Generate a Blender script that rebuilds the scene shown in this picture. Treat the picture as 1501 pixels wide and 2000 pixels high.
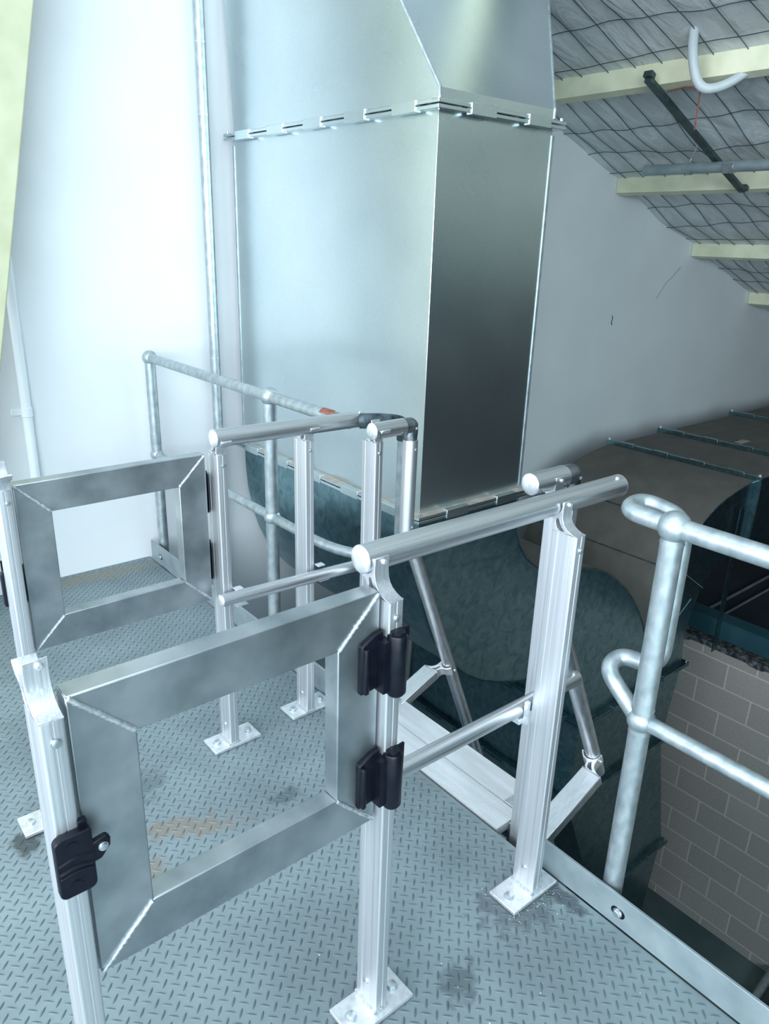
import bpy, bmesh, math, random
from mathutils import Vector, Matrix
random.seed(4)
for o in list(bpy.data.objects): bpy.data.objects.remove(o)
scene = bpy.context.scene
COL = scene.collection
PI = math.pi
rad = math.radians

# ------------------------------------------------------------------ camera
CAM_H = 1.55
yaw, pitch, roll = 0.6992, 0.3484, 0.0314
fwd = Vector((math.sin(yaw)*math.cos(pitch), math.cos(yaw)*math.cos(pitch), -math.sin(pitch)))
rgt = Vector((math.cos(yaw), -math.sin(yaw), 0)); upv = rgt.cross(fwd)
r2 = rgt*math.cos(roll)+upv*math.sin(roll); u2 = -rgt*math.sin(roll)+upv*math.cos(roll)
cd = bpy.data.cameras.new('camera'); cam = bpy.data.objects.new('camera', cd); COL.objects.link(cam)
M = Matrix((r2, u2, -fwd)).transposed().to_4x4(); M.translation = Vector((0, 0, CAM_H)); cam.matrix_world = M
cd.sensor_fit = 'VERTICAL'; cd.sensor_height = 36; cd.sensor_width = 27; cd.lens = 1458/2000*36
cd.clip_start = .02; cd.clip_end = 60
scene.camera = cam

# ------------------------------------------------------------------ world and lights
w = bpy.data.worlds.new('world'); scene.world = w; w.use_nodes = True
bg = w.node_tree.nodes['Background']
bg.inputs[0].default_value = (.035, .17, .27, 1); bg.inputs[1].default_value = .5

def area(name, loc, look, sx, sy, power, col):
    l = bpy.data.lights.new(name, 'AREA'); l.shape = 'RECTANGLE'; l.size = sx; l.size_y = sy
    l.energy = power; l.color = col
    o = bpy.data.objects.new(name, l); COL.objects.link(o); o.location = loc
    o.rotation_euler = (Vector(look)-Vector(loc)).to_track_quat('-Z', 'Y').to_euler()
    return o
area('window_light', (-3.7, .8, 2.1), (2.0, 2.1, 1.0), 4.8, 3.0, 400, (.91, .93, 1))
area('side_fill_light', (-2.6, -4.6, 2.0), (4.6, 3.2, 1.5), 5.0, 3.0, 680, (.72, .88, .94))  # added fill behind the camera, brightens gable wall and ceiling
area('roof_light', (-.3, .9, 3.6), (.2, 1.6, 0), 2.2, 2.6, 52, (.84, .92, 1))
scene.view_settings.view_transform = 'Standard'; scene.view_settings.look = 'None'
scene.view_settings.gamma = 1; scene.view_settings.use_curve_mapping = False
scene.view_settings.exposure = -0.04

# ------------------------------------------------------------------ materials
def newmat(name):
    m = bpy.data.materials.new(name); m.use_nodes = True
    return m, m.node_tree.nodes, m.node_tree.links, m.node_tree.nodes['Principled BSDF']

def noisy(name, c1, c2, rough, metal, scale=(20, 20, 20), detail=4, lo=.35, hi=.65, bump=.0, bscale=None, rvar=.1, spec=.5):
    m, n, l, b = newmat(name)
    tc = n.new('ShaderNodeTexCoord'); mp = n.new('ShaderNodeMapping'); mp.inputs['Scale'].default_value = scale
    nz = n.new('ShaderNodeTexNoise'); nz.inputs['Scale'].default_value = 1; nz.inputs['Detail'].default_value = detail
    l.new(tc.outputs['Object'], mp.inputs[0]); l.new(mp.outputs[0], nz.inputs[0])
    r = n.new('ShaderNodeValToRGB'); r.color_ramp.elements[0].position = lo; r.color_ramp.elements[1].position = hi
    r.color_ramp.elements[0].color = (*c1, 1); r.color_ramp.elements[1].color = (*c2, 1)
    l.new(nz.outputs[0], r.inputs[0]); l.new(r.outputs[0], b.inputs['Base Color'])
    b.inputs['Metallic'].default_value = metal
    mr = n.new('ShaderNodeMapRange'); mr.inputs[3].default_value = rough-rvar/2; mr.inputs[4].default_value = rough+rvar/2
    l.new(nz.outputs[0], mr.inputs[0]); l.new(mr.outputs[0], b.inputs['Roughness'])
    b.inputs['Specular IOR Level'].default_value = spec
    if bump:
        bp = n.new('ShaderNodeBump'); bp.inputs['Strength'].default_value = bump; bp.inputs['Distance'].default_value = .002
        if bscale:
            n2 = n.new('ShaderNodeTexNoise'); n2.inputs['Scale'].default_value = bscale; n2.inputs['Detail'].default_value = 3
            l.new(tc.outputs['Object'], n2.inputs[0]); l.new(n2.outputs[0], bp.inputs['Height'])
        else: l.new(nz.outputs[0], bp.inputs['Height'])
        l.new(bp.outputs[0], b.inputs['Normal'])
    return m

ALU_X = noisy('aluminium_extruded_along_x', (.56, .59, .61), (.70, .72, .74), .36, .94, (1.5, 260, 260), 2, bump=.12, rvar=.16)
ALU_Z = noisy('aluminium_extruded_upright', (.58, .61, .64), (.70, .72, .75), .46, .88, (240, 240, 1.5), 2, bump=.12, rvar=.14)
ALU_I = noisy('aluminium_extruded', (.62, .65, .67), (.74, .76, .79), .38, .92, (30, 200, 30), 2, rvar=.14)
ALU_D = noisy('aluminium_scuffed', (.29, .335, .355), (.50, .54, .56), .38, .92, (9, 9, 9), 6, bump=.1, rvar=.2)
ALU_TREAD = noisy('aluminium_tread', (.74, .78, .80), (.84, .87, .89), .42, .6, (30, 4, 30), 2)
CAP = noisy('polished_cap', (.66, .69, .72), (.82, .84, .86), .34, .75, (60, 60, 60), 3, bump=.4, bscale=45, rvar=.2)
WELD = noisy('weld_metal', (.34, .38, .40), (.52, .56, .58), .55, .7, (120, 120, 120), 3, bump=.4)
STEEL = noisy('zinc_bolt', (.45, .50, .53), (.65, .70, .72), .35, .9, (90, 90, 90), 2)
CASTD = noisy('dark_cast_fitting', (.14, .17, .19), (.26, .29, .31), .38, .85, (40, 40, 40), 3)
GALVP = noisy('galvanised_pipe', (.27, .34, .37), (.50, .56, .58), .44, .75, (40, 40, 26), 9, .25, .72, bump=.03, rvar=.15)
GALVF = noisy('galvanised_flat', (.26, .33, .36), (.38, .45, .47), .48, .6, (14, 14, 14), 6, .25, .75, rvar=.2)
BLACKBEND = noisy('mottled_black_bend', (.018, .03, .04), (.11, .15, .17), .5, .5, (30, 30, 30), 6, .4, .72)  # mottled near-black colour on the bend of the galvanised rail
RUST = noisy('rust_red', (.16, .05, .035), (.30, .12, .09), .7, .1, (60, 60, 60), 5)
BLACKP = noisy('black_plastic', (.003, .004, .009), (.005, .007, .013), .38, 0, (50, 50, 50), 2, rvar=.1, spec=.25)
WALL = noisy('white_wall_paint', (.66, .69, .71), (.69, .72, .74), .8, 0, (3, 3, 3), 5)
CREAM = noisy('cream_steel_paint', (.42, .44, .29), (.49, .51, .36), .45, 0, (8, 8, 8), 5, rvar=.1)
CREAM2 = noisy('cream_purlin_paint', (.60, .62, .44), (.74, .75, .57), .5, 0, (6, 6, 6), 6)
DUSTY = noisy('dusty_sheet', (.085, .082, .074), (.125, .118, .105), .85, .1, (7, 7, 7), 6, .3, .7)
DARKST = noisy('dark_strut_channel', (.045, .075, .08), (.09, .13, .13), .5, .6, (20, 20, 20), 4)
TEALB = noisy('teal_beam_paint', (.015, .060, .078), (.025, .08, .10), .5, .1, (5, 5, 5), 4)
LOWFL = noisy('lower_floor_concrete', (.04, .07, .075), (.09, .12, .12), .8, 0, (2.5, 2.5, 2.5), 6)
PVC = noisy('white_pvc', (.72, .77, .80), (.78, .82, .85), .4, 0, (5, 5, 5), 2)
FLEXM = noisy('grey_flexible_conduit', (.42, .48, .50), (.52, .57, .58), .5, 0, (8, 8, 8), 3)
WIRE = noisy('dark_wire', (.03, .06, .08), (.06, .09, .11), .5, .5, (9, 9, 9), 2)
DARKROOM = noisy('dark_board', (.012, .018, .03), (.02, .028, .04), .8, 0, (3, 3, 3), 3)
RUBBLE = noisy('mortar_rubble', (.015, .02, .025), (.16, .18, .19), .9, 0, (28, 28, 28), 8, .42, .7, bump=.8)
SEALT = noisy('tan_gasket', (.30, .27, .23), (.42, .39, .35), .7, 0, (20, 20, 20), 4)

def duct_mat(name, dark=False, cols=None):
    m, n, l, b = newmat(name)
    tc = n.new('ShaderNodeTexCoord')
    vo = n.new('ShaderNodeTexVoronoi'); vo.inputs['Scale'].default_value = 170
    n1 = n.new('ShaderNodeTexNoise'); n1.inputs['Scale'].default_value = 2.2; n1.inputs['Detail'].default_value = 6
    n2 = n.new('ShaderNodeTexNoise'); n2.inputs['Scale'].default_value = 14; n2.inputs['Detail'].default_value = 8; n2.inputs['Distortion'].default_value = 1.5
    for q in (vo, n1, n2): l.new(tc.outputs['Object'], q.inputs['Vector'])
    mx = n.new('ShaderNodeMix'); mx.data_type = 'RGBA'
    r = n.new('ShaderNodeValToRGB'); r.color_ramp.elements[0].position = .3; r.color_ramp.elements[1].position = .7
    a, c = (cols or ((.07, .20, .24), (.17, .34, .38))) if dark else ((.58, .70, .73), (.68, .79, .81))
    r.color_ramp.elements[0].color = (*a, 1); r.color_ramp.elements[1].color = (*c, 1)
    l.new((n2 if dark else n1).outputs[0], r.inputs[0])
    mx.inputs[0].default_value = .05; l.new(r.outputs[0], mx.inputs[6]); l.new(vo.outputs['Color'], mx.inputs[7])
    hs = n.new('ShaderNodeHueSaturation'); hs.inputs['Saturation'].default_value = .75; l.new(mx.outputs[2], hs.inputs['Color'])
    l.new(hs.outputs[0], b.inputs['Base Color']); b.inputs['Metallic'].default_value = .98
    mr = n.new('ShaderNodeMapRange'); mr.inputs[3].default_value = .24; mr.inputs[4].default_value = .34
    l.new(n1.outputs[0], mr.inputs[0]); l.new(mr.outputs[0], b.inputs['Roughness'])
    bp = n.new('ShaderNodeBump'); bp.inputs['Strength'].default_value = .08; bp.inputs['Distance'].default_value = .001
    l.new(vo.outputs['Distance'], bp.inputs['Height']); l.new(bp.outputs[0], b.inputs['Normal'])
    return m
DUCT = duct_mat('galvanised_duct_sheet'); DUCTD = duct_mat('shaded_duct_sheet', True)  # DUCTD: same galvanised sheet, shade put into a darker teal base colour
DUCTS = duct_mat('shaded_bend_sheet', True, ((.07, .25, .31), (.22, .45, .50)))  # bend sheet darkened in colour to carry the shade on its cheeks

# chequer plate : lugs are modelled, this adds stains and wear
def plate_mat(name, base, dk):
    m, n, l, b = newmat(name)
    tc = n.new('ShaderNodeTexCoord')
    n1 = n.new('ShaderNodeTexNoise'); n1.inputs['Scale'].default_value = 3.5; n1.inputs['Detail'].default_value = 9
    n2 = n.new('ShaderNodeTexNoise'); n2.inputs['Scale'].default_value = 60; n2.inputs['Detail'].default_value = 4
    l.new(tc.outputs['Object'], n1.inputs[0]); l.new(tc.outputs['Object'], n2.inputs[0])
    r = n.new('ShaderNodeValToRGB'); r.color_ramp.elements[0].position = .3; r.color_ramp.elements[1].position = .62
    r.color_ramp.elements[0].color = (*[x*.72 for x in base], 1); r.color_ramp.elements[1].color = (*base, 1)
    l.new(n1.outputs[0], r.inputs[0])
    cur = r.outputs[0]
    def stain(cur, cx, cy, rx, ry, rot, col, thr):
        mp = n.new('ShaderNodeMapping'); mp.vector_type = 'TEXTURE'
        mp.inputs['Location'].default_value = (cx, cy, 0); mp.inputs['Rotation'].default_value = (0, 0, rot); mp.inputs['Scale'].default_value = (rx, ry, 1)
        l.new(tc.outputs['Object'], mp.inputs[0])
        ln = n.new('ShaderNodeVectorMath'); ln.operation = 'LENGTH'; l.new(mp.outputs[0], ln.inputs[0])
        n3 = n.new('ShaderNodeTexNoise'); n3.inputs['Scale'].default_value = 26; n3.inputs['Detail'].default_value = 8; l.new(tc.outputs['Object'], n3.inputs[0])
        ad = n.new('ShaderNodeMath'); ad.operation = 'MULTIPLY_ADD'; ad.inputs[1].default_value = 2.2; ad.inputs[2].default_value = -1.1
        l.new(n3.outputs[0], ad.inputs[0])
        sm = n.new('ShaderNodeMath'); sm.operation = 'ADD'; l.new(ad.outputs[0], sm.inputs[0]); l.new(ln.outputs['Value'], sm.inputs[1])
        mr = n.new('ShaderNodeMapRange'); mr.inputs[1].default_value = .55; mr.inputs[2].default_value = 1.0; mr.inputs[3].default_value = thr; mr.inputs[4].default_value = 0
        l.new(sm.outputs[0], mr.inputs[0])
        mx = n.new('ShaderNodeMix'); mx.data_type = 'RGBA'; mx.inputs[7].default_value = (*col, 1)
        l.new(mr.outputs[0], mx.inputs[0]); l.new(cur, mx.inputs[6]); return mx.outputs[2]
    cur = stain(cur, .66, 1.60, .16, .05, -.5, (.24, .19, .14), .55)
    cur = stain(cur, .52, 1.50, .07, .05, .9, (.24, .19, .14), .5)
    cur = stain(cur, .62, 1.82, .12, .07, .6, (.10, .13, .14), .55)
    cur = stain(cur, .94, 1.54, .05, .03, 0, (.07, .10, .11), .6)
    cur = stain(cur, .93, .80, .07, .045, .4, (.06, .085, .095), .62)
    cur = stain(cur, 1.30, .80, .03, .09, 0, (.05, .06, .07), .7)
    cur = stain(cur, 1.20, .86, .13, .10, 0, (.07, .09, .10), .6)
    cur = stain(cur, .30, 1.80, .05, .05, 0, (.04, .05, .05), .8)
    cur = stain(cur, 1.05, 3.36, .35, .07, -.05, (.22, .22, .18), .8)
    l.new(cur, b.inputs['Base Color'])
    b.inputs['Metallic'].default_value = .35
    mr = n.new('ShaderNodeMapRange'); mr.inputs[3].default_value = .38; mr.inputs[4].default_value = .62
    l.new(n1.outputs[0], mr.inputs[0]); l.new(mr.outputs[0], b.inputs['Roughness'])
    bp = n.new('ShaderNodeBump'); bp.inputs['Strength'].default_value = .1; bp.inputs['Distance'].default_value = .001
    l.new(n2.outputs[0], bp.inputs['Height']); l.new(bp.outputs[0], b.inputs['Normal'])
    return m
PLATE = plate_mat('chequer_plate_paint', (.245, .31, .33), 0)
LUG = plate_mat('chequer_plate_worn_lug', (.12, .175, .195), 0)

def brick_mat():
    m, n, l, b = newmat('concrete_block_wall')
    tc = n.new('ShaderNodeTexCoord'); sp = n.new('ShaderNodeSeparateXYZ'); cb = n.new('ShaderNodeCombineXYZ')
    l.new(tc.outputs['Object'], sp.inputs[0])
    a1 = n.new('ShaderNodeMath'); a1.inputs[1].default_value = 8-2.164; l.new(sp.outputs[1], a1.inputs[0])
    a2 = n.new('ShaderNodeMath'); a2.inputs[1].default_value = 6+2.22; l.new(sp.outputs[2], a2.inputs[0])
    l.new(a1.outputs[0], cb.inputs[0]); l.new(a2.outputs[0], cb.inputs[1])
    br = n.new('ShaderNodeTexBrick'); br.inputs['Scale'].default_value = 1; br.inputs['Brick Width'].default_value = .4
    br.inputs['Row Height'].default_value = .2; br.inputs['Mortar Size'].default_value = .006; br.offset = .5
    br.inputs['Color1'].default_value = (.40, .37, .34, 1); br.inputs['Color2'].default_value = (.45, .415, .38, 1)
    br.inputs['Mortar'].default_value = (.66, .61, .55, 1)
    l.new(cb.outputs[0], br.inputs[0])
    nz = n.new('ShaderNodeTexNoise'); nz.inputs['Scale'].default_value = 60; nz.inputs['Detail'].default_value = 5; l.new(tc.outputs['Object'], nz.inputs[0])
    mx = n.new('ShaderNodeMix'); mx.data_type = 'RGBA'; mx.blend_type = 'MULTIPLY'; mx.inputs[0].default_value = .3
    l.new(br.outputs['Color'], mx.inputs[6]); l.new(nz.outputs[0], mx.inputs[7]); l.new(mx.outputs[2], b.inputs['Base Color'])
    b.inputs['Roughness'].default_value = .9
    bp = n.new('ShaderNodeBump'); bp.inputs['Strength'].default_value = .5; bp.inputs['Distance'].default_value = .004; bp.invert = True
    l.new(br.outputs['Fac'], bp.inputs['Height']); l.new(bp.outputs[0], b.inputs['Normal'])
    return m
BRICK = brick_mat()

def foil_mat():
    m, n, l, b = newmat('foil_faced_insulation')
    tc = n.new('ShaderNodeTexCoord')
    mp = n.new('ShaderNodeMapping'); mp.inputs['Scale'].default_value = (2.5, 6, 2.5)
    n1 = n.new('ShaderNodeTexNoise'); n1.inputs['Scale'].default_value = 1.6; n1.inputs['Detail'].default_value = 8; n1.inputs['Distortion'].default_value = .6
    n2 = n.new('ShaderNodeTexNoise'); n2.inputs['Scale'].default_value = 150; n2.inputs['Detail'].default_value = 2
    l.new(tc.outputs['Object'], mp.inputs[0]); l.new(mp.outputs[0], n1.inputs[0]); l.new(tc.outputs['Object'], n2.inputs[0])
    r = n.new('ShaderNodeValToRGB'); r.color_ramp.elements[0].color = (.56, .60, .62, 1); r.color_ramp.elements[1].color = (.76, .80, .82, 1)
    r.color_ramp.elements[0].position = .3; r.color_ramp.elements[1].position = .7
    l.new(n1.outputs[0], r.inputs[0]); l.new(r.outputs[0], b.inputs['Base Color'])
    b.inputs['Metallic'].default_value = .3; b.inputs['Roughness'].default_value = .5
    b1 = n.new('ShaderNodeBump'); b1.inputs['Strength'].default_value = .8; b1.inputs['Distance'].default_value = .03
    b2 = n.new('ShaderNodeBump'); b2.inputs['Strength'].default_value = .3; b2.inputs['Distance'].default_value = .002
    l.new(n1.outputs[0], b1.inputs['Height']); l.new(n2.outputs[0], b2.inputs['Height']); l.new(b1.outputs[0], b2.inputs['Normal']); l.new(b2.outputs[0], b.inputs['Normal'])
    return m
FOIL = foil_mat()

# ------------------------------------------------------------------ mesh helpers
class MB:
    def __init__(s): s.v = []; s.f = []; s.mi = []
    def add(s, vs, fs, mi=0):
        k = len(s.v); s.v += [Vector(p) for p in vs]
        for f in fs: s.f.append(tuple(i+k for i in f)); s.mi.append(mi)
        return s
    def box(s, x0, x1, y0, y1, z0, z1, mi=0):
        return s.add([(x0,y0,z0),(x1,y0,z0),(x1,y1,z0),(x0,y1,z0),(x0,y0,z1),(x1,y0,z1),(x1,y1,z1),(x0,y1,z1)],
                     [(0,3,2,1),(4,5,6,7),(0,1,5,4),(1,2,6,5),(2,3,7,6),(3,0,4,7)], mi)
    def frame_box(s, c, ax, ay, az, hx, hy, hz):
        c = Vector(c); ax, ay, az = Vector(ax), Vector(ay), Vector(az); P = []
        for sz in (-1, 1):
            for sx, sy in ((-1,-1),(1,-1),(1,1),(-1,1)): P.append(c+ax*hx*sx+ay*hy*sy+az*hz*sz)
        return s.add(P, [(0,3,2,1),(4,5,6,7),(0,1,5,4),(1,2,6,5),(2,3,7,6),(3,0,4,7)])
    def tube(s, pts, r, n=20, cap=True, mi=0):
        pts = [Vector(p) for p in pts]; k = len(pts)
        if not hasattr(r, '__len__'): r = [r]*k
        T = []
        for i in range(k):
            a = pts[max(i-1, 0)]; b = pts[min(i+1, k-1)]; T.append((b-a).normalized())
        ref = Vector((0, 0, 1)) if abs(T[0].z) < .9 else Vector((1, 0, 0))
        u = T[0].cross(ref).normalized(); V = []
        for i in range(k):
            if i:
                q = T[i-1].rotation_difference(T[i]); u = q @ u
            u = (u-T[i]*u.dot(T[i])).normalized(); w_ = T[i].cross(u)
            for j in range(n):
                a = 2*PI*j/n; V.append(pts[i]+(u*math.cos(a)+w_*math.sin(a))*r[i])
        F = []
        for i in range(k-1):
            for j in range(n): F.append((i*n+j, i*n+(j+1) % n, (i+1)*n+(j+1) % n, (i+1)*n+j))
        if cap: F.append(tuple(reversed(range(n)))); F.append(tuple((k-1)*n+j for j in range(n)))
        return s.add(V, F, mi)
    def sphere(s, c, r, n=20, m=12, sc=(1, 1, 1), mi=0):
        V = []; F = []; c = Vector(c)
        for i in range(m+1):
            t = PI*i/m
            for j in range(n):
                a = 2*PI*j/n; V.append(c+Vector((sc[0]*math.sin(t)*math.cos(a), sc[1]*math.sin(t)*math.sin(a), sc[2]*math.cos(t)))*r)
        for i in range(m):
            for j in range(n): F.append((i*n+j, (i+1)*n+j, (i+1)*n+(j+1) % n, i*n+(j+1) % n))
        return s.add(V, F, mi)
    def prism(s, poly, a, b, fn, mi=0):
        """poly: 2D outline, fn(p,q,t) -> 3D, extruded t from a to b"""
        k = len(poly)
        V = [fn(p[0], p[1], a) for p in poly]+[fn(p[0], p[1], b) for p in poly]
        F = [tuple(reversed(range(k))), tuple(range(k, 2*k))]+[(i, (i+1) % k, (i+1) % k+k, i+k) for i in range(k)]
        return s.add(V, F, mi)
    def build(s, name, mats, parent=None, bevel=0, smooth=35, seg=2):
        off = parent['_w'] if parent is not None and '_w' in parent else (0, 0, 0)
        off = Vector(off)
        me = bpy.data.meshes.new(name); me.from_pydata([tuple(p-off) for p in s.v], [], s.f)
        if not isinstance(mats, (list, tuple)): mats = [mats]
        for m_ in mats: me.materials.append(m_)
        for p, i in zip(me.polygons, s.mi): p.material_index = i
        bm = bmesh.new(); bm.from_mesh(me); bmesh.ops.remove_doubles(bm, verts=bm.verts, dist=1e-6)
        bmesh.ops.recalc_face_normals(bm, faces=bm.faces); bm.to_mesh(me); bm.free()
        me.shade_smooth(); me.set_sharp_from_angle(angle=rad(smooth))
        o = bpy.data.objects.new(name, me); COL.objects.link(o)
        if bevel:
            bv = o.modifiers.new('bevel', 'BEVEL'); bv.width = bevel; bv.segments = seg; bv.limit_method = 'ANGLE'; bv.angle_limit = rad(40)
        if parent is not None:
            o.parent = parent; o['_w'] = tuple(off)
        return o

def thing(name, label, cat, loc, group=None):
    o = bpy.data.objects.new(name, None); COL.objects.link(o); o.location = loc; o.empty_display_size = .05
    o['label'] = label; o['category'] = cat; o['_w'] = tuple(loc)
    if group: o['group'] = group
    return o
def tag(o, label, cat, group=None, kind=None):
    o['label'] = label; o['category'] = cat
    if group: o['group'] = group
    if kind: o['kind'] = kind
    return o
def struct(o): o['kind'] = 'structure'; return o

def bend(pts, rads, n=8):
    """round the corners of a polyline"""
    P = [Vector(p) for p in pts]; out = [P[0]]
    for i in range(1, len(P)-1):
        a, b, c = P[i-1], P[i], P[i+1]; r_ = rads if not hasattr(rads, '__len__') else rads[i-1]
        d1 = (a-b); d2 = (c-b); l1 = min(r_, d1.length*.49); l2 = min(r_, d2.length*.49)
        p0 = b+d1.normalized()*l1; p1 = b+d2.normalized()*l2
        for k in range(n+1):
            t = k/n; out.append(p0*(1-t)**2+b*2*t*(1-t)+p1*t*t)
    out.append(P[-1]); return out

def hexbolt(c, axis, r, h, name='bolt', mat=None, parent=None, washer=True, dome=False):
    c = Vector(c); a = Vector(axis).normalized(); m = MB()
    if washer: m.tube([c, c+a*h*.22], r*1.25, 18)
    n_ = 14 if dome else 6
    m.tube([c+a*h*.22, c+a*h*.9, c+a*h], [r, r, r*.82], n_)
    return m.build(name, mat or STEEL, parent, smooth=30)

# ------------------------------------------------------------------ setting : platform plate, walls, roof
XE = 1.333; YW = 3.445
m = MB(); m.box(-3.2, XE, -2.2, YW, -.006, 0, 0)
P_ = .0325; L_ = .0128; W_ = .0030
def lug(cx, cy, sgn):
    base = []; top = []
    for u, v in ((-1, 0), (-.6, .72), (0, 1), (.6, .72), (1, 0), (.6, -.72), (0, -1), (-.6, -.72)):
        for lst, k, kk, z in ((base, 1, 1, 0.0), (top, .72, .42, .0017)):
            a = u*L_*k; b = v*W_*kk
            lst.append((cx+(a-b*sgn)*.7071, cy+(a*sgn+b)*.7071, z))
    F = [(i, (i+1) % 8, (i+1) % 8+8, i+8) for i in range(8)]+[tuple(range(8, 16))]
    return base+top, F
for i in range(int((XE+.7)/P_)+1):
    for j in range(int((YW-.25)/P_)+1):
        x = 1.1976-P_*30+P_*i-.9; y = 1.1311-P_*27+P_*j
        x = 1.1976+P_*(i-58); y = 1.1311+P_*(j-27)
        for (px, py, sg) in ((x, y, 1), (x+P_/2, y-P_/2, -1)):
            if px < XE-.01 and py < YW-.01: v, f = lug(px, py, sg); m.add(v, f, 1)
fl = m.build('floor', [PLATE, LUG], smooth=50); struct(fl)
# platform support channel below the edge
m = MB(); m.box(1.25, 1.326, -2.2, YW, -.20, -.0065); struct(m.build('trim_1', DARKST, bevel=.004))
RS = -.35737; RZ = 3.78424
def roofz(x): return RZ+RS*x
m = MB(); m.prism([(-3.2, -3.55), (9.2, -3.55), (9.2, roofz(9.2)+.08), (-3.2, roofz(-3.2)+.08)], YW, YW+.15, lambda p, q, t: (p, t, q))
wb = struct(m.build('wall_back', WALL))
m = MB(); m.box(4.9, 5.1, -3, YW, -3.5, -1.15); struct(m.build('wall_right', BRICK))
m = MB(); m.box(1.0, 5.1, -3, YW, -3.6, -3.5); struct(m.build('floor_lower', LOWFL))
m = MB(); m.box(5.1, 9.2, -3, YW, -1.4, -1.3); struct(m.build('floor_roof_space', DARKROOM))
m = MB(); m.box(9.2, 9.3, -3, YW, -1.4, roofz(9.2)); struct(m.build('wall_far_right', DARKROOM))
m = MB(); m.box(1.2, 9.2, -3.2, -3.05, -3.5, 1.1); struct(m.build('unseen_dark_wall', DARKROOM))  # added out of view, near-black so the duct side reflects dark
# insulation blanket, draped between the purlins
PX = [3.80-1.16*k for k in range(5, 0, -1)]+[3.80, 4.968, 6.128, 7.275, 8.43]
def sag(x, y):
    for a, b in zip(PX, PX[1:]):
        if a <= x < b:
            t = (x-a)/(b-a); s_ = math.sin(PI*t)
            return -.020*s_+.012*s_*math.sin(y*5.3+x*2.1)+.006*math.sin(y*21+x*7)*s_+.008*s_*math.sin(x*9+y*3)
    return 0
def rz(x, y): return roofz(x)+sag(x, y)+.012
m = MB(); nx, ny = 170, 130; V = []
for i in range(nx+1):
    for j in range(ny+1):
        x = -2+11.2*i/nx; y = -3+(YW-.001+3)*j/ny; V.append((x, y, rz(x, y)))
m.add(V, [(i*(ny+1)+j, (i+1)*(ny+1)+j, (i+1)*(ny+1)+j+1, i*(ny+1)+j+1) for i in range(nx) for j in range(ny)])
struct(m.build('ceiling', FOIL, smooth=80))
m = MB()
ys = [3.38-.152*k for k in range(16)]
for k, y in enumerate(ys):
    ph = random.random()*6; off = random.uniform(-.012, .012); p = []; x = 2.4
    while x < 8.4:
        p.append((x, min(YW-.012, y+off+.012*math.sin(x*2.3+ph)), rz(x, y)-.006)); x += .06
    m.tube(p, .0021, 5, cap=False)
for x0 in (2.55, 2.85, 3.14, 3.43, 3.70, 4.30, 4.59, 4.86, 5.12, 5.39, 5.68, 6.0, 6.35, 6.62, 6.9, 7.5, 7.8):
    p = []; y = YW-.005; ph = random.random()*6
    while y > .9:
        xx = x0+.012*math.sin(y*3+ph); p.append((xx, y, rz(xx, y)-.009)); y -= .06
    m.tube(p, .0021, 5, cap=False)
tag(m.build('safety_mesh', WIRE), 'dark wire safety mesh hung under the silver roof insulation', 'mesh')
for k, (px_, lb) in enumerate(zip(PX[4:9], ['outermost cream purlin, above the upper duct', 'upper cream purlin with white flexible conduit looping below it', 'cream purlin just below the hanging grey sprinkler pipe', 'short stretch of cream purlin third up along the sloping roof, above the hairline crack', 'lowest cream purlin at the right edge of the sloping roof'])):
    z = roofz(px_)
    m = MB(); c = [(0, .012), (0, -.088), (.055, -.106), (.055, -.102), (.004, -.085), (.004, .012)]
    m.prism(c, -2.8, YW-.004, lambda p, q, t, a=px_, zz=z: (a+p, t, zz+q)); o = m.build('purlin', CREAM2)
    tag(o, lb, 'purlin', 'cream roof purlins')

# ------------------------------------------------------------------ tapered steel column at the left
t_ = thing('steel_column', 'leaning cream painted steel column at the left edge', 'column', (.47, 3.22, 0))
m = MB()
m.prism([(.470, 0), (.165, 0), (.715, 3.4), (1.219, 3.4)], 3.13, 3.17, lambda p, q, t: (p, t, q)); m.build('flange', CREAM, t_, .006)
m = MB(); m.prism([(.44, 0), (.20, 0), (.75, 3.4), (1.18, 3.4)], 3.17, 3.26, lambda p, q, t: (p, t, q)); m.build('web', CREAM, t_)

# conduit on the back wall
t_ = thing('wall_conduit', 'white plastic conduit running up the white wall at left', 'conduit', (.842, 3.42, 0))
m = MB(); m.tube([(.842, 3.418, 0), (.842, 3.418, 2.6)], .021, 20); m.build('pipe', PVC, t_)
m = MB(); m.tube([(.842, 3.418, .79), (.842, 3.418, .83)], .0245, 20); m.box(.785, .83, 3.435, 3.4445, .795, .825); m.build('saddle_clip', PVC, t_, .002)
m = MB(); m.box(.18, .655, 3.405, 3.44, .002, .17); m.box(.645, .662, 3.403, 3.441, .002, .165, 1)
tag(m.build('skirting_panel', [PVC, BLACKP]), 'low white panel with dark end standing against the wall at left edge', 'panel')

t_ = thing('riser_pipe', 'slim galvanised riser pipe running up the white wall beside the duct', 'pipe', (1.735, 3.40, -3.4))
m = MB(); m.tube([(1.735, 3.40, -3.4), (1.735, 3.40, 3.1)], .0235, 20); m.build('pipe', GALVP, t_)
for z in (.98, 2.05, 2.33):
    m = MB(); m.tube([(1.735, 3.40, z), (1.735, 3.40, z+.006)], .0245, 20); m.build('joint_ring', STEEL, t_)

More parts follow.
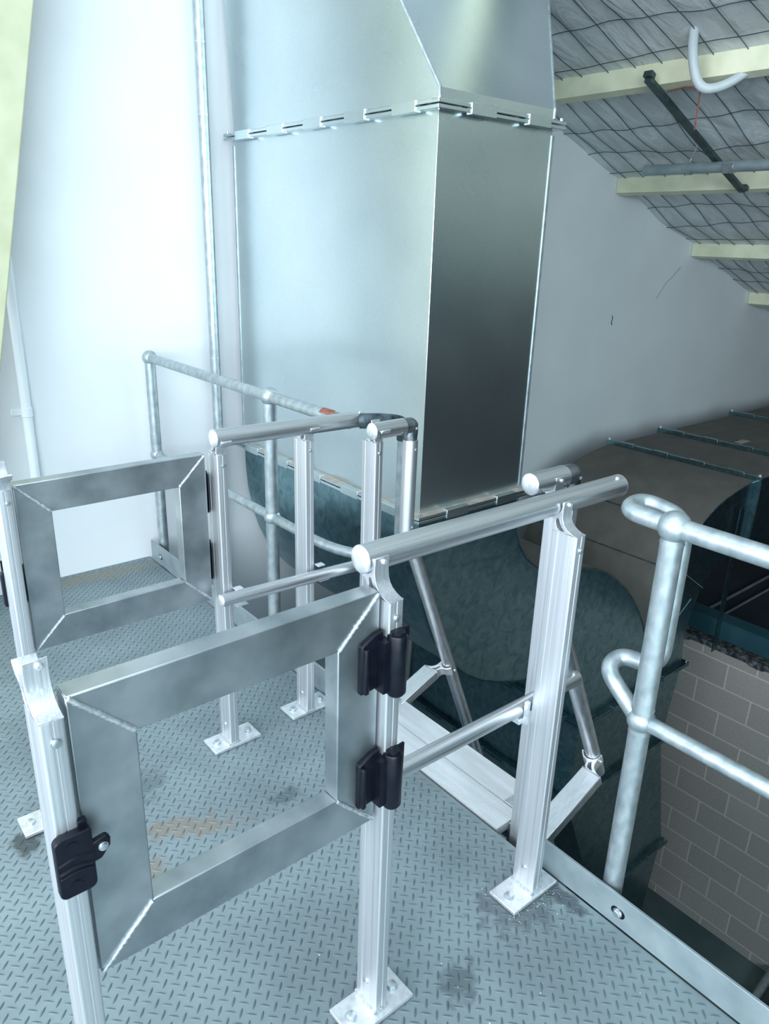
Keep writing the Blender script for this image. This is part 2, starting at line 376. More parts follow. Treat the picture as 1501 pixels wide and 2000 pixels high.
# small marks on the gable wall
m = MB(); m.tube([(5.12, YW-.001, 1.06), (5.13, YW-.001, 1.04), (5.12, YW-.001, 1.01), (5.13, YW-.001, .99)], .004, 6)
tag(m.build('wall_chip', DARKST), 'small dark chip in the plaster of the gable wall', 'chip')
m = MB(); m.tube([(6.0, YW, 1.42), (5.88, YW, 1.33), (5.82, YW, 1.30), (5.70, YW, 1.17)], .0025, 5)
tag(m.build('wall_crack', GALVF), 'hairline crack in the gable wall below a purlin end', 'crack')

# ------------------------------------------------------------------ posts with saddle brackets
HW, HY = .0155, .0335     # post half sizes in x and y
def saddle_mesh(L, ox, oy, oz, hw, side, rot=None, full=False):
    """profile in (t,z), t towards the rail side; extruded along local x; local origin = top centre of post"""
    cx_, cz, r_ = .0385, .058, .0262
    outer = [(-.0335, 0), (-.0325, .0012), (-.024, .0022), (-.014, .0055), (-.004, .0110), (.0030, .0180), (.0072, .0270), (.0088, .038), (.0088, .052), (.0080, .067), (.0118, .067)]
    for k in range(13):
        a = rad(168+(338-168)*k/12); outer.append((cx_+r_*math.cos(a), cz+r_*math.sin(a)))
    outer += [(.0665, .0445), (.061, .0370), (.053, .0300), (.0440, .0270)]
    outer += [(.0335, .0255), (.0335, 0)] if full else [(.0370, .0245), (.0322, .019), (.0298, .010), (.0290, .0015), (.0335, .0015), (.0335, 0)]
    hole = [(.0182, .0270), (.0208, .0292), (.0242, .0275), (.0258, .021), (.0235, .012), (.0190, .0045), (.010, .0028), (.000, .0035), (.0078, .0105), (.0140, .0185)]
    bm = bmesh.new()
    def ring(pts): 
        vs = [bm.verts.new((0, p[0]*side, p[1])) for p in pts]
        return [bm.edges.new((vs[i], vs[(i+1) % len(vs)])) for i in range(len(vs))]
    E_ = ring(outer)+ring(hole)
    res = bmesh.ops.triangle_fill(bm, use_beauty=True, use_dissolve=False, edges=E_)
    faces = [f for f in bm.faces]
    # drop faces inside the hole
    def inside(p, poly):
        c = False; n = len(poly)
        for i in range(n):
            (x1, y1), (x2, y2) = poly[i], poly[i-1]
            if (y1 > p[1]) != (y2 > p[1]) and p[0] < (x2-x1)*(p[1]-y1)/(y2-y1)+x1: c = not c
        return c
    for f in list(bm.faces):
        c = f.calc_center_median()
        if inside((c.y*side, c.z), hole) or not inside((c.y*side, c.z), outer): bm.faces.remove(f)
    ext = bmesh.ops.extrude_face_region(bm, geom=list(bm.faces))
    bmesh.ops.translate(bm, verts=[v for v in ext['geom'] if isinstance(v, bmesh.types.BMVert)], vec=(2*hw, 0, 0))
    bmesh.ops.translate(bm, verts=bm.verts, vec=(-hw, 0, 0))
    if rot is not None: bmesh.ops.transform(bm, matrix=rot, verts=bm.verts)
    bmesh.ops.translate(bm, verts=bm.verts, vec=(ox, oy, oz))
    bmesh.ops.recalc_face_normals(bm, faces=bm.faces)
    me = bpy.data.meshes.new('rail_bracket'); bm.to_mesh(me); bm.free()
    return me
def add_saddle(parent, c, side, mat, hw=.0158, rot=None, screws=True, full=False):
    off = Vector(parent['_w'])
    me = saddle_mesh(0, *(Vector(c)-off), hw, side, rot, full); me.materials.append(mat)
    me.shade_smooth(); me.set_sharp_from_angle(angle=rad(35))
    o = bpy.data.objects.new('rail_bracket', me); COL.objects.link(o); o.parent = parent; o['_w'] = tuple(off)
    bv = o.modifiers.new('bevel', 'BEVEL'); bv.width = .0007; bv.segments = 1; bv.limit_method = 'ANGLE'
    R_ = rot or Matrix.Identity(4)
    if screws:
        a = R_ @ Vector((0, -side, 0)); p = Vector(c)+R_ @ Vector((.004, .0085*side, .058))
        hexbolt(p, a, .0042, .005, 'screw', CAP, o, dome=True)
    return o
def post_shell(m, cx, cy, z0, z1, side):
    hw, hy = HW, HY
    # rounded tube outline with shallow grooves
    r_ = .0035; pts = []
    for (sx, sy, a0) in ((1, -1, -90), (1, 1, 0), (-1, 1, 90), (-1, -1, 180)):
        for k in range(5):
            a = rad(a0+90*k/4); pts.append((sx*(hw-r_)+r_*math.cos(a), sy*(hy-r_)+r_*math.sin(a)))
        if (sx, sy) == (1, 1): pts += [(.002, hy), (.001, hy-.0012), (-.001, hy-.0012), (-.002, hy)]
        if (sx, sy) == (-1, 1): pts += [(-hw, .017), (-hw+.0012, .016), (-hw+.0012, .015), (-hw, .014)]
        if (sx, sy) == (-1, -1): pts += [(-.002, -hy), (-.001, -hy+.0012), (.001, -hy+.0012), (.002, -hy)]
    m.prism(pts, z0, z1, lambda p, q, t: (cx+p, cy+q, t))
def guard_post(cx, cy, side, zt, label, plate=None, group='aluminium guardrail posts', full=False):
    t = thing('guardrail_post', label, 'post', (cx, cy, 0), group)
    m = MB(); post_shell(m, cx, cy, .010, zt, side); m.build('upright', ALU_Z, t, smooth=50)
    add_saddle(t, (cx, cy, zt), side, ALU_Z, full=full)
    hexbolt((cx+.002, cy-side*HY, zt-.032), (0, -side, 0), .0058, .004, 'screw', STEEL, t, dome=True)
    if side < 0: hexbolt((cx+.004, cy-HY, zt-.030), (0, -1, 0), .005, .004, 'screw', STEEL, t, dome=True)
    hexbolt((cx-HW, cy, .075), (-1, 0, 0), .006, .004, 'screw', STEEL, t, dome=True)
    px, py = plate or (cx, cy)
    m = MB(); m.box(px-.082, px+.082, py-.042, py+.042, .0025, .0125); bp = m.build('base_plate', CAP, t, .0015)
    for sx in (-1, 1): hexbolt((px+sx*.056, py, .0125), (0, 0, 1), .0105, .009, 'bolt', STEEL, bp)
    pts = []
    for (sx, sy) in ((-1, -1), (1, -1), (1, 1), (-1, 1), (-1, -1)):
        if pts:
            a = pts[-1]; b = Vector((cx+sx*HW, cy+sy*HY, .0135))
            for k in range(1, 8): pts.append(a.lerp(b, k/8)+Vector((0, 0, random.uniform(-.0005, .001))))
            pts.append(b)
        else: pts.append(Vector((cx+sx*HW, cy+sy*HY, .0135)))
    m = MB(); m.tube(pts, [.0032+random.random()*.001 for _ in pts], 8, cap=False); m.build('weld_bead', WELD, t)
    return t
ZT = .978
guard_post(.190, .886, 1, ZT, 'nearest aluminium post at lower left, empty rail cradle on top, black latch on it')
guard_post(.749, .884, 1, ZT, 'aluminium post carrying the two big black hinges of the near gate', (.744, .876))
guard_post(1.2525, .880, 1, ZT+.002, 'tall aluminium post in front of the ladder, between near gate and galvanised pipe post', (1.241, .878), full=True)
guard_post(.378, 1.862, -1, .974, 'aluminium latch post of the far gate, at the left edge', (.382, 1.858))
guard_post(.940, 1.862, -1, .974, 'aluminium hinge post of the far gate under the end of the far handrail', (.949, 1.863))
guard_post(1.234, 1.862, -1, .974, 'second aluminium post under the far handrail, beside the far toe board', (1.243, 1.870))

def fluted(m, p0, p1, r, n=40):
    p0, p1 = Vector(p0), Vector(p1); m.tube([p0, p1], r, n, cap=True)
def hand_rail(name, p0, p1, r, label, grp, caps=(True, False), col_end=None):
    t = thing(name, label, 'handrail', p0, grp)
    m = MB(); fluted(m, p0, p1, r); m.build('tube', ALU_X, t)
    d = (Vector(p1)-Vector(p0)).normalized()
    for flag, p, dd in ((caps[0], Vector(p0), -d), (caps[1], Vector(p1), d)):
        if flag:
            mm = MB(); mm.tube([p+dd*.0005, p+dd*.003, p+dd*.006, p+dd*.0085], [r*1.01, r*1.0, r*.86, r*.45], 32); mm.build('end_cap', CAP, t, smooth=60)
    return t
RN_Z = 1.040
t = hand_rail('handrail', (.727, .921, 1.037), (1.480, .921, 1.032), .0255, 'thick aluminium handrail of the near side, bright round cap at its left end', 'aluminium handrails', (True, True))
hexbolt((1.458, .911, 1.0550), (0, -.35, 1), .0045, .004, 'screw', CAP, t, dome=True)
t = hand_rail('handrail', (.916, 1.825, 1.027), (1.428, 1.825, 1.020), .0255, 'aluminium handrail on the far side, running into a black bend', 'aluminium handrails')
hexbolt((1.413, 1.815, 1.043), (0, -.4, 1), .0045, .004, 'screw', CAP, t, dome=True)
t = hand_rail('mid_rail', (.715, .945, .520), (1.452, .945, .512), .0190, 'lower aluminium rail of the near side, passing behind the tall post', 'aluminium mid rails', (False, True))
hexbolt((1.434, .940, .531), (0, -.2, 1), .0045, .006, 'screw', CAP, t, dome=True)
m = MB(); m.box(1.212, 1.236, .925, .965, .484, .498); m.box(1.225, 1.236, .915, .925, .484, .545); m.build('rail_clip', CAP, t, .001)
t = hand_rail('mid_rail', (.905, 1.802, .545), (1.425, 1.802, .528), .0190, 'lower aluminium rail on the far side, passing in front of two posts', 'aluminium mid rails', (True, True))
for x in (.962, 1.258):
    m = MB(); m.box(x-.014, x+.024, 1.79, 1.829, .5155, .5175); m.build('rail_clip', CAP, t, .0007)
    m = MB(); m.box(x-.008, x+.018, 1.806, 1.829, .560, .564); m.build('rail_clip', CAP, t, .0007)

# ------------------------------------------------------------------ gates
def gate(x0, x1, z0, z1, yf, yb, w, side, label):
    """side -1: hinges and latch on the -y face"""
    t = thing('safety_gate', label, 'gate', ((x0+x1)/2, (yf+yb)/2, z0), 'aluminium safety gates')
    O = [(x0, z0), (x1, z0), (x1, z1), (x0, z1)]; I = [(x0+w, z0+w), (x1-w, z0+w), (x1-w, z1-w), (x0+w, z1-w)]
    for i, nm in enumerate(('bottom_rail', 'hinge_stile', 'top_rail', 'latch_stile')):
        j = (i+1) % 4; m = MB()
        m.prism([O[i], O[j], I[j], I[i]], yf, yb, lambda p, q, tt: (p, tt, q)); m.build(nm, ALU_D if i != 2 else ALU_D, t, .0022, seg=2)
    for i in range(4):
        a = Vector((O[i][0], yf, O[i][1])); b = Vector((I[i][0], yf, I[i][1])); d = b-a
        pts = []; rr = []
        for k in range(27):
            u = .03+.95*k/26; pts.append(a+d*u+Vector((random.uniform(-.0006, .0006), random.uniform(-.0008, .0004), 0))); rr.append(.0030+.0012*(k % 2)+random.random()*.0008)
        m = MB(); m.tube(pts, rr, 8); m.build('weld_bead', WELD, t, smooth=60)
    ys = yf if side < 0 else yb
    def Y(a, b): return (min(ys+side*a, ys+side*b), max(ys+side*a, ys+side*b))
    for zc in ((z1-.128), (z0+.107)):
        h = .054; m = MB()
        y0, y1 = Y(0, .012); pr = [(x1-.046, zc-h), (x1-.010, zc-h+.004), (x1+.002, zc-h-.004), (x1+.002, zc+h+.006), (x1-.018, zc+h+.002), (x1-.046, zc+h-.012)]
        m.prism(pr, y0, y1, lambda p, q, tt: (p, tt, q)); y0, y1 = Y(.010, .021)
        m.box(x1-.044, x1-.034, y0, y1, zc-h+.004, zc+h-.016); hg = m.build('hinge', BLACKP, t, .003)
        m = MB(); yb_ = ys+side*.026; xb = x1+.020
        m.tube([(xb, yb_, zc-h-.012), (xb, yb_, zc-h-.006), (xb, yb_, zc+h-.004), (xb, yb_, zc+h)], [.014, .0185, .0185, .0165], 24)
        m.tube([(xb, yb_, zc+h), (xb, yb_, zc+h+.006)], [.013, .013], 24); m.tube([(xb, yb_, zc+h+.006), (xb, yb_, zc+h+.0062)], [.007, .007], 16)
        y0, y1 = Y(.006, .030); m.box(x1-.012, xb, y0, y1, zc-h, zc+h-.008); m.build('hinge_barrel', BLACKP, hg, .002, smooth=45)
        m = MB(); y0, y1 = Y(.0205, .0265) if side < 0 else Y(.001, .008)
        m.prism([(xb-.014, zc-h-.004), (xb+.014, zc-h-.002), (xb+.026, zc-h+.018), (xb+.028, zc+h+.008), (xb-.014, zc+h+.004)], y0, y1, lambda p, q, tt: (p, tt, q)); m.build('post_leaf', BLACKP, hg, .002)
    return t
def latch(x0, zc, ys, side, label):
    t = thing('gate_latch', label, 'latch', (x0-.02, ys+side*.01, zc-.05), 'black gate latches')
    def Y(a, b): return (min(ys+side*a, ys+side*b), max(ys+side*a, ys+side*b))
    r_ = .010; z0, z1 = zc-.051, zc+.047; xa, xb = x0-.050, x0-.001
    pr = []
    for (cx, cz, a0) in ((xb-r_, z1-.003, 0), (xa+r_, z1-r_, 90), (xa+r_, z0+r_, 180), (xb-r_, z0+r_, 270)):
        rr = r_ if a0 else .003
        for k in range(6):
            a = rad(a0+90*k/5); pr.append((cx+(r_-rr)*(a0 == 0)+rr*math.cos(a), cz+rr*math.sin(a)))
    m = MB(); y0, y1 = Y(0, .013); m.prism(pr, y0, y1, lambda p, q, tt: (p, tt, q)); m.build('body', BLACKP, t, .002)
    m = MB(); y0, y1 = Y(.0, .010)
    m.prism([(xb-.006, zc-.014), (xb+.010, zc-.012), (xb+.023, zc+.004), (xb+.024, zc+.016), (xb+.019, zc+.022), (xb-.006, zc+.018)], y0, y1, lambda p, q, tt: (p, tt, q)); tb = m.build('striker_tab', BLACKP, t, .002)
    yy = ys+side*.010; hexbolt((xb+.013, yy, zc+.007), (0, side, 0), .0055, .004, 'screw', STEEL, tb, dome=True)
    for dz, rr in ((.010, .0022), (-.004, .0028), (-.012, .002)):
        yy = ys+side*.013
        p = [(xa+.003+(xb-xa-.006)*k/8, yy, zc+dz+.004*math.sin(PI*k/8)-.003) for k in range(9)]
        m = MB(); m.tube(p, rr, 8); m.build('rib', BLACKP, t)
    for dz in (.030, -.034):
        m = MB(); yy = ys+side*.0128; m.tube([(xa+.022, yy, zc+dz), (xa+.022, yy+side*.0012, zc+dz)], .008, 20); m.build('button', BLACKP, t)
    m = MB(); y0, y1 = Y(-.006, .004); m.box(xb-.014, xb-.002, y0, y1, z1-.004, z1+.010); m.build('stop_lug', BLACKP, t, .001)
    return t
gate(.213, .728, .517, .995, .870, .908, .087, -1, 'near safety gate of welded flat aluminium, black hinges on its right')
gate(.403, .903, .526, .976, 1.858, 1.896, .082, 1, 'far safety gate of welded flat aluminium, in front of the white wall')
latch(.2175, .762, .8515, -1, 'black latch plate on the nearest post, bridging to the near gate')
latch(.405, .70, 1.8965, 1, 'black latch of the far gate, just a sliver showing behind the far latch post')

# ------------------------------------------------------------------ ladder going down over the edge
lad = thing('access_ladder', 'steep aluminium access ladder dropping from the platform edge, ribbed top tread', 'ladder', (1.44, 1.38, -.05))
ANG = rad(67.5); dn = Vector((math.cos(ANG), 0, -math.sin(ANG))); pp = Vector((math.sin(ANG), 0, math.cos(ANG)))
def on_line(z): return 1.738+(.090-z)/math.tan(ANG)   # handrail centre line x at height z
def lad_side(yc, sgn, cx, xs, zr):
    on_line = (lambda z: 1.738+(.090-z)*.478) if sgn > 0 else (lambda z: 1.744+(.090-z)*.405)
    """sgn: +1 near side (rail towards +y), -1 far side"""
    m = MB(); post_shell(m, cx, yc, -.10, ZT, sgn); po = m.build('post', ALU_Z, lad, smooth=50)
    add_saddle(po, (cx, yc, ZT), sgn, ALU_Z)
    hexbolt((cx+.002, yc-HY, ZT-.032), (0, -1, 0), .0052, .004, 'screw', STEEL, po, dome=True)
    yr = yc+sgn*.034
    m = MB(); m.tube([(xs, yr, zr), (xs+.120, yr, zr)], .0255, 40); st = m.build('top_rail', ALU_X, lad)
    m = MB(); m.tube([(xs-.0005, yr, zr), (xs-.005, yr, zr), (xs-.008, yr, zr)], [.0257, .022, .012], 32); m.build('end_cap', CAP, st, smooth=60)
    for dx in (.012, .103): hexbolt((xs+dx, yr-.021, zr-.014), (0, -1, -.5), .004, .003, 'screw', CASTD, st, dome=True)
    xe = xs+.148
    m = MB(); el = [(xs+.120, yr, zr), (xe-.006, yr, zr), (xe+.006, yr, zr-.004), (xe+.006, yr, zr-.018), (xe+.006, yr, zr-.040), (xe+.006, yr, zr-.050)]
    m.tube(el, [.0245, .0250, .0235, .0225, .0205, .0205], 24); m.sphere((xe, yr, zr-.002), .0262); m.build('elbow', CASTD, lad, smooth=60)
    hexbolt((xe+.008, yr-.0245, zr-.006), (0, -1, 0), .004, .003, 'screw', CAP, lad, dome=True)
    zb = .665
    m = MB(); m.tube([(xe+.006, yr, zr-.046), (xe+.004, yr, zb)], .0238, 32); vr = m.build('riser_rail', ALU_Z, lad)
    for z in (zr-.075, zb+.02): hexbolt((xe+.010, yr-.0235, z), (0, -1, 0), .004, .003, 'screw', STEEL, vr, dome=True)
    m = MB(); m.tube([(xe+.004, yr, zb+.006), (xe+.004, yr, zb-.026), (on_line(zb-.06), yr, zb-.06)], [.0215, .0215, .0205], 24); m.sphere((xe+.006, yr, zb-.03), .022); m.build('knuckle', GALVP, lad, smooth=60)
    a = Vector((on_line(zb-.04), yr, zb-.04)); zz_ = -.0 if sgn > 0 else -.9; b = Vector((on_line(zz_), yr, zz_))
    m = MB(); m.tube([a, b], .0225, 32); m.build('sloping_rail', ALU_I, lad)
    # standoff strut with saddle
    c = Vector((on_line(.075), yr-sgn*.0365, .075)); e = c-pp*.058; f = e-pp*.265
    m = MB(); m.frame_box((e+f)/2, dn, (0, 1, 0), pp, .0165, .0335, (e-f).length/2); sr = m.build('standoff_strut', ALU_I, lad, .003)
    rot = Matrix((dn, Vector((0, 1, 0)), pp)).transposed().to_4x4()
    add_saddle(sr, e, sgn, CAP, .017, rot, screws=False)
    for s2 in (-1, 1): hexbolt(c+Vector((0, s2*.030+sgn*.0385, 0))-pp*.004, (0, s2, 0), .004, .006, 'screw', CAP, sr, dome=True)
    # stringer
    ys0 = yc+sgn*.010
    m = MB(); q = Vector((1.50, 0, -.02)); prf = [(1.37, -.055), (1.37, -.012), (1.49, -.012), (1.505, -.04)]
    e2 = Vector((1.505, 0, -.04))+dn*2.7; e1 = Vector((1.42, 0, -.12))+dn*2.7
    prf += [(e2.x, e2.z), (e1.x, e1.z), (1.40, -.14)]
    m.prism(prf, ys0-.018, ys0+.018, lambda p, q_, tt: (p, tt, q_)); m.build('stringer', ALU_I, lad, .002)
lad_side(1.003, 1, 1.383, 1.306, 1.035); lad_side(1.715, -1, 1.387, 1.356, 1.018)
# ribbed treads
def tread(x0, x1, y0, y1, z, nm='tread'):
    m = MB(); n = int((x1-x0)/.0049); prof = [(x0, z-.03), (x0, z)]
    for k in range(n):
        a = x0+(x1-x0)*k/n; b = (x1-x0)/n; prof += [(a+b*.12, z), (a+b*.42, z), (a+b*.50, z-.0028), (a+b*.95, z-.0028)]
    prof += [(x1, z), (x1, z-.03)]
    m.prism(prof, y0, y1, lambda p, q, t: (p, t, q)); return m.build(nm, ALU_TREAD, lad, smooth=20)
tread(1.343, 1.441, 1.064, 1.70, 0.0); tread(1.4435, 1.546, 1.128, 1.70, 0.0)
m = MB(); m.box(1.445, 1.545, 1.060, 1.127, -.010, .0015); m.build('tread_bracket', CAP, lad, .001)
m = MB(); m.box(1.392, 1.444, 1.050, 1.063, -.095, -.002); m.build('end_plate', ALU_D, lad, .001)
for k in range(9):
    pass
m = MB(); m.tube([(1.418, 1.052, -.006-.008*k+random.uniform(-.001, .001)) for k in range(9)], [.0035+.0018*(k % 2) for k in range(9)], 8); m.build('weld_bead', WELD, lad)
m = MB(); m.prism([(1.46, -.02), (1.552, -.012), (1.49, .060)], 1.700, 1.706, lambda p, q, t: (p, t, q)); m.build('gusset', ALU_D, lad)
for k in range(1, 10):
    c = Vector((1.46, 0, -.02))+dn*(.27*k)
    tread(c.x-.13, c.x+.01, 1.05, 1.69, c.z)

# ------------------------------------------------------------------ galvanised pipe guardrails
def galv_run(t, posts, y_end, loop, xp=1.374):
    zu, zl = 1.018, .552; lx = .066
    if loop > 0:   # near run: goes from y_end (towards camera) to the loop past the post
        y0 = posts[0]; yt = y0+.118
        m = MB(); m.tube([(xp, y_end, zu), (xp, y0, zu)], .0215, 24); m.build('top_rail', GALVP, t)
        m = MB(); m.tube([(xp, y_end, zl), (xp, y0, zl)], .0180, 24); m.build('mid_rail', GALVP, t)
        path = bend([(xp, y0, zu), (xp, yt, zu+.004), (xp+lx, yt, zu+.012), (xp+lx, y0+.012, zu-.002), (xp+lx+.004, y0+.014, zl+.10), (xp+lx*.9, yt-.01, zl+.095), (xp+.010, yt-.005, zl+.075), (xp, y0+.01, zl)], [.042, .042, .045, .06, .03, .04], 9)
        m = MB(); m.tube(path, .0200, 24); m.build('end_loop', GALVP, t, smooth=80)
    for y0 in posts:
        m = MB(); m.tube([(xp, y0, -.16), (xp, y0, zu)], .0240, 24); po = m.build('post', GALVP, t)
        m = MB(); m.sphere((xp, y0, zu), .0345, 24, 16); m.build('ball_joint', GALVP, t, smooth=80)
        m = MB(); m.sphere((xp, y0, zl), .0320, 24, 16, (1, 1, .95)); m.build('ball_joint', GALVP, t, smooth=80)
        for z in (zu-.034, zl-.030, zl+.030):
            m = MB(); m.tube([(xp, y0, z-.002), (xp, y0, z+.002)], .0255, 24); m.build('weld_ring', GALVP, po)
t = thing('pipe_guardrail', 'thick galvanised pipe guardrail at right with looped end, above the block wall', 'guardrail', (1.374, .712, 0))
galv_run(t, [.712], -.9, 1)
m = MB(); m.box(1.345, 1.40, .700, .712, -.02, .030); m.build('fixing_lug', GALVF, t, .002)
t = thing('pipe_guardrail', 'weathered galvanised pipe guardrail at the back running from the white wall', 'guardrail', (1.374, 2.8, 0))
xp = 1.374; zu, zl = 1.016, .558
m = MB(); m.tube([(xp, 3.34, zu), (xp, 1.985, zu)], .0205, 24); m.build('top_rail', GALVP, t)
m = MB(); nA = 9; V = []
for y in (1.955, 1.940, 1.905, 1.850, 1.825):
    for k in range(nA):
        a = rad(-80+190*k/(nA-1))*(1 if y < 1.86 else .5)-(0 if y < 1.86 else .45); V.append((xp+.0217*math.sin(a), y, zu+.0217*math.cos(a)))
m.add(V, [(i*nA+k, i*nA+k+1, (i+1)*nA+k+1, (i+1)*nA+k) for i in range(4) for k in range(nA-1)])
m.build('rust_patch', RUST, t)
m = MB(); m.tube([(xp, 1.985, zu), (xp, 1.815, zu)], .0205, 24); m.build('rail_end', GALVP, t)
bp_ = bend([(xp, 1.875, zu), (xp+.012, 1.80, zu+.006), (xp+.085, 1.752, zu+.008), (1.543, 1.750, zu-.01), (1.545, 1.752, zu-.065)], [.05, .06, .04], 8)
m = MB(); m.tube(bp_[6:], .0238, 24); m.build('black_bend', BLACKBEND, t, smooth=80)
m = MB(); m.tube([(1.545, 1.752, zu-.045), (1.545, 1.752, zl+.06)], .0205, 24); m.build('return_leg', GALVP, t)
m = MB(); m.tube(bend([(xp, 3.34, zl), (xp, 1.90, zl), (xp+.07, 1.745, zl+.012), (1.545, 1.752, zl+.015), (1.545, 1.752, zl+.07)], [.14, .08, .03], 9), .0178, 24); m.build('mid_rail', GALVP, t, smooth=80)
for y0 in (3.335, 2.290):
    m = MB(); m.tube([(xp, y0, -.16), (xp, y0, zu)], .0240, 24); po = m.build('post', GALVP, t)
    for z, r_ in ((zu, .0335), (zl, .031)):
        m = MB(); m.sphere((xp, y0, z), r_, 24, 16); m.build('ball_joint', GALVP, t, smooth=80)
m = MB(); m.tube([(xp, 3.335, .61), (xp, 3.335, .635), (xp, 3.335, .66)], [.0243, .0246, .0243], 24, cap=False); m.build('weathered_collar', GALVF, t)

# ------------------------------------------------------------------ toe boards
def toe(y0, y1, z1, lab, bolts, z0=.004):
    t = thing('toe_board', lab, 'toe board', (1.338, (y0+y1)/2, 0), 'galvanised toe boards')
    m = MB(); m.box(1.334, 1.342, y0, y1, z0, z1); m.build('board', GALVF, t, .0012)
    for y, z in bolts:
        m = MB(); m.tube([(1.3342, y-.006, z), (1.3337, y-.006, z)], .013, 20); m.tube([(1.3342, y+.006, z), (1.3337, y+.006, z)], .013, 20); m.build('slot', BLACKP, t)
        hexbolt((1.3335, y, z), (-1, 0, 0), .0095, .009, 'bolt', STEEL, t)
toe(-1.2, .900, .092, 'long galvanised toe board running to the lower right corner', [(.666, .045)])
toe(1.862, 3.40, .105, 'galvanised toe board at the back beside the white wall', [(3.29, .050)])

# ------------------------------------------------------------------ swarf on the plate
m = MB()
for k in range(170):
    a = random.random()*6.3
    if k < 90:
        x = random.uniform(1.14, 1.325); y = random.choice((random.gauss(.83, .012), random.gauss(.86, .05)))
    else: x = random.uniform(.0, 1.3); y = random.uniform(.5, 3.2)
    l_ = random.uniform(.001, .0032); p = Vector((x, y, .0012)); d = Vector((math.cos(a), math.sin(a), .2))*l_
    m.tube([p, p+d], .0006, 4)
tag(m.build('metal_swarf', CAP), 'tiny bright metal shavings scattered over the chequer plate', 'shavings', kind='stuff')

# ------------------------------------------------------------------ ducts
def flange_ring(parent, z=None, x0=0, x1=0, y0=0, y1=0, x=None, z0=0, z1=0, w_=.034, mats=None, taper=None):
    m = MB(); th = .014
    mats = mats or DUCT
    if x is None:
        for dz, ww in ((-th, w_), (.002, w_)):
            for (a, b, c, d) in ((x0-ww, x1+ww, y0-ww, y0), (x0-ww, x1+ww, y1, y1+ww), (x0-ww, x0, y0, y1), (x1, x1+ww, y0, y1)):
                m.box(a, b, c, d, z+dz, z+dz+th-.002)
        o = m.build('flange', mats, parent, .0015)
        for k in range(5):
            m = MB(); f_ = (k+.5)/5; yy = y0+(y1-y0)*f_; m.box(x0-w_-.004, x0-.012, yy-.06, yy+.06, z-th-.004, z+th+.004); m.build('cleat', mats, o, .0015)
        for k in range(2):
            m = MB(); f_ = (k+.6)/2; xx = x0+(x1-x0)*f_; m.box(xx-.06, xx+.06, y0-w_-.004, y0-.012, z-th-.004, z+th+.004); m.build('cleat', mats, o, .0015)
        for (bx, by) in ((x0-w_*.6, y0-w_*.6), (x1+w_*.6, y0-w_*.6), (x0-w_*.6, y1+w_*.6)):
            hexbolt((bx, by, z+th), (0, 0, 1), .006, .012, 'bolt', STEEL, o)
    else:
        for dx in (-th, .002):
            for (a, b, c, d) in ((y0-w_, y1+w_, z1, z1+w_), (y0-w_, y1+w_, z0-w_, z0), (y0-w_, y0, z0, z1), (y1, y1+w_, z0, z1)):
                m.box(x+dx, x+dx+th-.002, a, b, c, d)
        o = m.build('flange', mats, parent, .0015)
        for k in range(4):
            m = MB(); yy = y0+(y1-y0)*(k+.5)/4; m.box(x-th-.004, x+th+.004, yy-.06, yy+.06, z1+.010, z1+w_+.004); m.build('cleat', mats, o, .0015)
        hexbolt((x, y0-w_*.5, z1+w_), (0, 0, 1), .009, .012, 'bolt', CAP, o, dome=True); hexbolt((x, y1+w_*.5, z1+w_), (0, 0, 1), .009, .012, 'bolt', CAP, o, dome=True)
        hexbolt((x, y0-w_, z0-w_*.5), (0, -1, 0), .009, .012, 'bolt', CAP, o, dome=True)
    return o
dx0, dx1, dy0, dy1 = 1.850, 2.428, 1.990, 3.342
du = thing('air_duct', 'tall galvanised rectangular air duct with slanted top and curved lower end', 'duct', (2.14, 2.66, -3.5))
m = MB(); m.box(dx0, dx1, dy0, dy1, .545, 1.965); m.build('riser_section', DUCT, du, .002)
m = MB(); m.box(dx1-.004, dx1+.010, dy0-.004, dy0+.006, .575, 1.935); m.build('corner_seam', GALVP, du, .001)
m = MB(); m.box(dx0-.004, dx0+.004, dy1-.004, dy1+.008, .575, 1.935); m.build('corner_seam', GALVP, du, .001)
# top transition, leaning back
m = MB(); zt_ = 2.95
A = [(dx0, dy0, 1.967), (dx1, dy0, 1.967), (dx1, dy1, 1.967), (dx0, dy1, 1.967)]
B = [(dx0, dy0, 2.02), (dx1, dy0, 2.02), (dx1, dy1, 2.02), (dx0, dy1, 2.02)]
k_ = (zt_-2.02); C_ = [(dx0, dy0+.76*k_, zt_), (dx1+.70*k_, dy0+.76*k_, zt_), (dx1+.70*k_, 3.43, zt_), (dx0, 3.43, zt_)]
m.add(A+B+C_, [(0, 1, 5, 4), (1, 2, 6, 5), (2, 3, 7, 6), (3, 0, 4, 7), (4, 5, 9, 8), (5, 6, 10, 9), (6, 7, 11, 10), (7, 4, 8, 11), (8, 9, 10, 11), (3, 2, 1, 0)]); tr = m.build('top_transition', DUCT, du)
m = MB(); m.tube([(dx0-.001, dy0-.001, 1.99), (dx0-.001, dy0-.001, 2.02), (dx0-.001, dy0+.76*k_, zt_)], .0055, 8); m.build('folded_seam', GALVP, tr)
m = MB(); m.tube([(dx1+.001, dy0-.001, 1.99), (dx1+.001, dy0-.001, 2.02), (dx1+.70*k_+.001, dy0+.76*k_, zt_)], .0055, 8); m.build('folded_seam', GALVP, tr)
flange_ring(du, z=1.967, x0=dx0, x1=dx1, y0=dy0, y1=dy1)
fo = flange_ring(du, z=.545, x0=dx0, x1=dx1, y0=dy0, y1=dy1)
m = MB()
m.box(dx0-.036, dx0, dy0-.036, dy1+.036, .5595, .5615); m.box(dx0, dx1+.036, dy0-.036, dy0, .5595, .5615); m.build('dust_strip', SEALT, fo)
